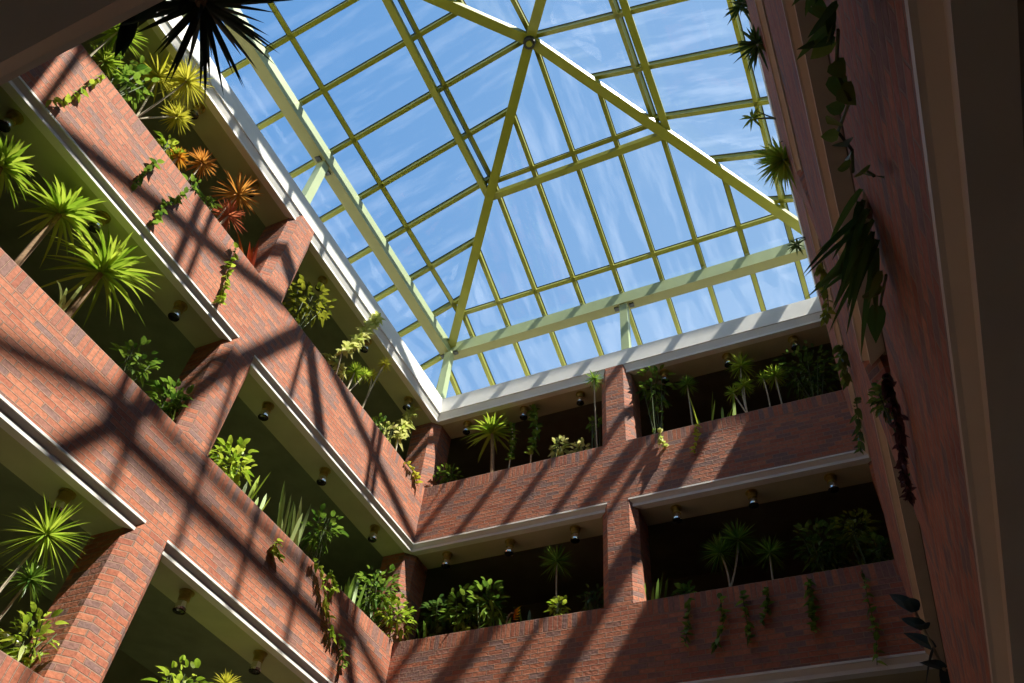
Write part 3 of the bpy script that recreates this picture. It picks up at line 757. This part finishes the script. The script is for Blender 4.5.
 ("bush", (2.787, 0.27, 6.285), [((2.787, 0.27, 6.725), 0.149)], "lime", "leafy climber at the foot of the single-stemmed dracaena", "climber", {"leaf": 0.1, "cnt": 45, "sq": 1.0}),
 ("bush", (3.318, 0.32, 6.285), [((3.318, 0.32, 6.817), 0.198)], "dark", "dim small-leaved plant against the left side of the middle back pillar", "bush", {"leaf": 0.1, "cnt": 40, "sq": 1.0}),
 ("sword", (4.265, 0.28, 6.285), [((4.321, 0.28, 7.167), 0.174)], "green", "upright sword-leaved clump just right of the middle back pillar", "plant", {"cnt": 12}),
 ("bush", (4.827, 0.32, 6.285), [((4.827, 0.32, 6.627), 0.175)], "green", "low green plant right of the sword-leaved clump, middle back parapet", "bush", {"leaf": 0.1, "cnt": 50, "sq": 0.6}),
 ("dracaena", (5.421, 0.3, 6.285), [((5.38, 0.3, 7.193), 0.307), ((5.676, 0.3, 7.362), 0.325)], "green", "dark two-headed dracaena in the middle back right bay", "plant", {"branch": 1}),
 ("dracaena", (6.066, 0.3, 6.285), [((6.1, 0.3, 7.041), 0.271)], "green", "dim palm-like plant right of the two-headed dracaena", "plant", {}),
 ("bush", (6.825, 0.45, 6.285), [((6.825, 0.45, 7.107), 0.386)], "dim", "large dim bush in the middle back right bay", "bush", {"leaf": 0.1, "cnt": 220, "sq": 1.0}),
 ("bush", (7.336, 0.4, 6.285), [((7.336, 0.4, 7.236), 0.307)], "olive", "taller olive bush near the right end of the middle back gallery", "bush", {"leaf": 0.09, "cnt": 190, "sq": 1.0}),
 ("bush", (7.551, 0.32, 6.285), [((7.551, 0.32, 6.765), 0.22)], "dim", "small dim bush at the extreme right of the middle back gallery", "bush", {"leaf": 0.1, "cnt": 110, "sq": 1.0}),
 ("vine", (4.914, -0.05, 6.279), [((4.914, -0.05, 6.279), 0), ((4.868, -0.05, 5.947), 0), ((4.795, -0.05, 5.618), 0)], "green", "leftmost creeper hanging on the shaded middle back brick", "vine", {"leaf": 0.09, "cnt": 28}),
 ("vine", (5.35, -0.05, 6.232), [((5.35, -0.05, 6.232), 0), ((5.363, -0.05, 5.895), 0), ((5.174, -0.05, 5.462), 0)], "green", "second creeper from the left on shaded middle back brick", "vine", {"leaf": 0.09, "cnt": 28}),
 ("vine", (5.657, -0.05, 6.238), [((5.657, -0.05, 6.238), 0), ((5.665, -0.05, 5.918), 0), ((5.658, -0.05, 5.516), 0)], "green", "third creeper from the left on shaded middle back brick", "vine", {"leaf": 0.09, "cnt": 28}),
 ("vine", (5.991, -0.05, 6.27), [((5.991, -0.05, 6.27), 0), ((5.975, -0.05, 6.014), 0), ((5.857, -0.05, 5.783), 0)], "green", "short fourth creeper from the left on shaded middle back brick", "vine", {"leaf": 0.09, "cnt": 28}),
 ("vine", (6.555, -0.05, 6.287), [((6.555, -0.05, 6.287), 0), ((6.531, -0.05, 5.916), 0), ((6.478, -0.05, 5.541), 0)], "green", "thick leafy creeper under the large dim bush, middle back brick", "vine", {"leaf": 0.09, "cnt": 54}),
 ("vine", (7.253, -0.05, 6.303), [((7.253, -0.05, 6.303), 0), ((7.219, -0.05, 5.866), 0), ((7.202, -0.05, 5.425), 0), ((7.106, -0.05, 5.011), 0)], "green", "rightmost creeper reaching the white ledge of the middle back brick", "vine", {"leaf": 0.09, "cnt": 28}),
 ("dracaena", (-0.3, -6.13, 3.085), [((-0.3, -5.972, 4.487), 0.415)], "lime", "spiky dracaena on a leaning stem left of lower left pillar", "plant", {}),
 ("dracaena", (-0.3, -6.0, 3.085), [((-0.3, -5.872, 4.021), 0.216)], "green", "smaller dim dracaena head below the spiky one, lower left gallery", "plant", {}),
 ("bush", (-0.32, -5.494, 3.085), [((-0.32, -5.494, 3.59), 0.312)], "lime", "leafy bush behind the lowest left parapet at the pillar foot", "bush", {"leaf": 0.1, "cnt": 90, "sq": 1.0}),
 ("sword", (-0.28, -4.267, 3.085), [((-0.28, -4.354, 3.956), 0.201)], "green", "thin grassy plant right of the lower left pillar", "plant", {"cnt": 10, "droop": 1}),
 ("bush", (-0.32, -3.515, 3.085), [((-0.32, -3.515, 4.02), 0.326)], "lime", "yellow-green bush at the bottom edge right of the grassy plant", "bush", {"leaf": 0.12, "cnt": 110, "sq": 1.0}),
 ("rosette", (-0.3, -2.837, 3.085), [((-0.3, -2.9, 4.356), 0.213)], "yellow", "yellow spiky plant top peeping over bottom edge, right of the bush", "plant", {}),
 ("spikybush", (7.7, -6.44, 9.485), [((7.7, -6.44, 8.671), 0.239)], "dark", "dark spiky plant hanging over the upper right parapet against the sky", "bush", {"leaf": 0.16, "cnt": 60, "sq": 1.0}),
 ("spikybush", (7.71, -6.444, 9.485), [((7.71, -6.444, 9.925), 0.201)], "dark", "dark leafy plant at the top edge over the upper right parapet", "bush", {"leaf": 0.14, "cnt": 40, "sq": 1.0}),
 ("spikybush", (7.5, -5.089, 9.485), [((7.5, -5.089, 9.75), 0.153)], "lime", "small spiky sprig sticking out toward the skylight from the right parapet", "bush", {"leaf": 0.2, "cnt": 24, "sq": 1.0}),
 ("spikybush", (7.7, -4.734, 9.485), [((7.7, -4.734, 9.106), 0.322)], "lime", "green spiky bush overhanging upper right parapet where the hip beam ends", "bush", {"leaf": 0.17, "cnt": 150, "sq": 1.0}),
 ("spikybush", (7.63, -3.174, 9.485), [((7.63, -3.174, 9.447), 0.134)], "dark", "small dark tuft on the right parapet above the eave corner", "bush", {"leaf": 0.14, "cnt": 22, "sq": 1.0}),
 ("vine", (7.71, -4.583, 7.1), [((7.71, -4.583, 7.1), 0), ((7.71, -4.115, 7.285), 0), ((7.71, -3.384, 7.707), 0), ((7.71, -2.537, 8.54), 0)], "olive", "olive creeper on the right wall beside the eave corner", "vine", {"leaf": 0.09, "cnt": 43}),
 ("vine", (7.63, -4.359, 6.033), [((7.63, -4.359, 6.033), 0), ((7.63, -3.998, 6.117), 0), ((7.63, -3.621, 6.243), 0)], "dim", "green creeper leaf cluster below the eave corner on the right wall", "vine", {"leaf": 0.09, "cnt": 32}),
 ("vine", (7.63, -3.684, 5.916), [((7.63, -3.684, 5.916), 0), ((7.63, -2.782, 6.3), 0), ((7.63, -1.822, 6.78), 0)], "dark", "dark creeper where the right wall meets the back ledge", "vine", {"leaf": 0.08, "cnt": 25}),
 ("fern", (7.71, -8.095, 3.085), [((7.58, -8.016, 2.834), 0.322)], "dark", "large dark strap-leaved plant hanging over the close right brick parapet", "plant", {}),
 ("vine", (7.54, -8.997, 2.463), [((7.54, -8.997, 2.463), 0), ((7.54, -8.79, 2.64), 0), ((7.54, -8.756, 2.476), 0), ((7.54, -8.435, 2.868), 0), ((7.54, -8.49, 2.621), 0), ((7.54, -8.356, 2.692), 0)], "dim", "heart-leaved creeper dangling beside the close right brick", "vine", {"leaf": 0.062, "cnt": 10, "heart": 1}),
 ("vine", (7.56, -8.455, 2.509), [((7.56, -8.455, 2.509), 0), ((7.56, -8.496, 2.412), 0)], "dim", "single round leaf on the close right brick beside the strap-leaved plant", "vine", {"leaf": 0.07, "cnt": 2, "heart": 1}),
 ("fern", (7.71, -8.927, 3.085), [((7.52, -9.222, 2.351), 0.128)], "dark", "dark blades dangling from the top edge above the heart-leaved creeper", "plant", {}),
 ("vine", (7.56, -7.986, 2.517), [((7.56, -7.986, 2.517), 0), ((7.56, -7.677, 2.739), 0), ((7.56, -7.341, 2.958), 0)], "dim", "pointed leaf dangling left of the close right brick below the strap-leaved plant", "vine", {"leaf": 0.1, "cnt": 4}),
 ("vine", (7.57, -6.934, 3.024), [((7.57, -6.934, 3.024), 0), ((7.57, -6.819, 2.921), 0), ((7.57, -6.519, 2.945), 0), ((7.57, -6.141, 3.045), 0), ((7.57, -5.866, 3.04), 0)], "purple", "dark purple creeper trailing along the close right parapet edge", "vine", {"leaf": 0.045, "cnt": 162}),
 ("bush", (7.73, -5.506, 3.085), [((7.73, -5.506, 4.17), 0.157)], "dim", "dark foliage in front of the right pillar", "bush", {"leaf": 0.05, "cnt": 160, "sq": 1.0}),
 ("broad", (7.71, -2.48, 3.085), [((7.52, -3.472, 3.697), 0.346)], "slate", "dark broad-leaved plant jutting out at the lower right", "plant", {}),
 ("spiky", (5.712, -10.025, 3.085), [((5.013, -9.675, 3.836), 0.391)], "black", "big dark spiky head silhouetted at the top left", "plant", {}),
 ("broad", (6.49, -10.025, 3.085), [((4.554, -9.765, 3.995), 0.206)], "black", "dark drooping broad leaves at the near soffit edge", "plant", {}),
]
for i, row in enumerate(PLANTS):
    make_plant(i, *row)
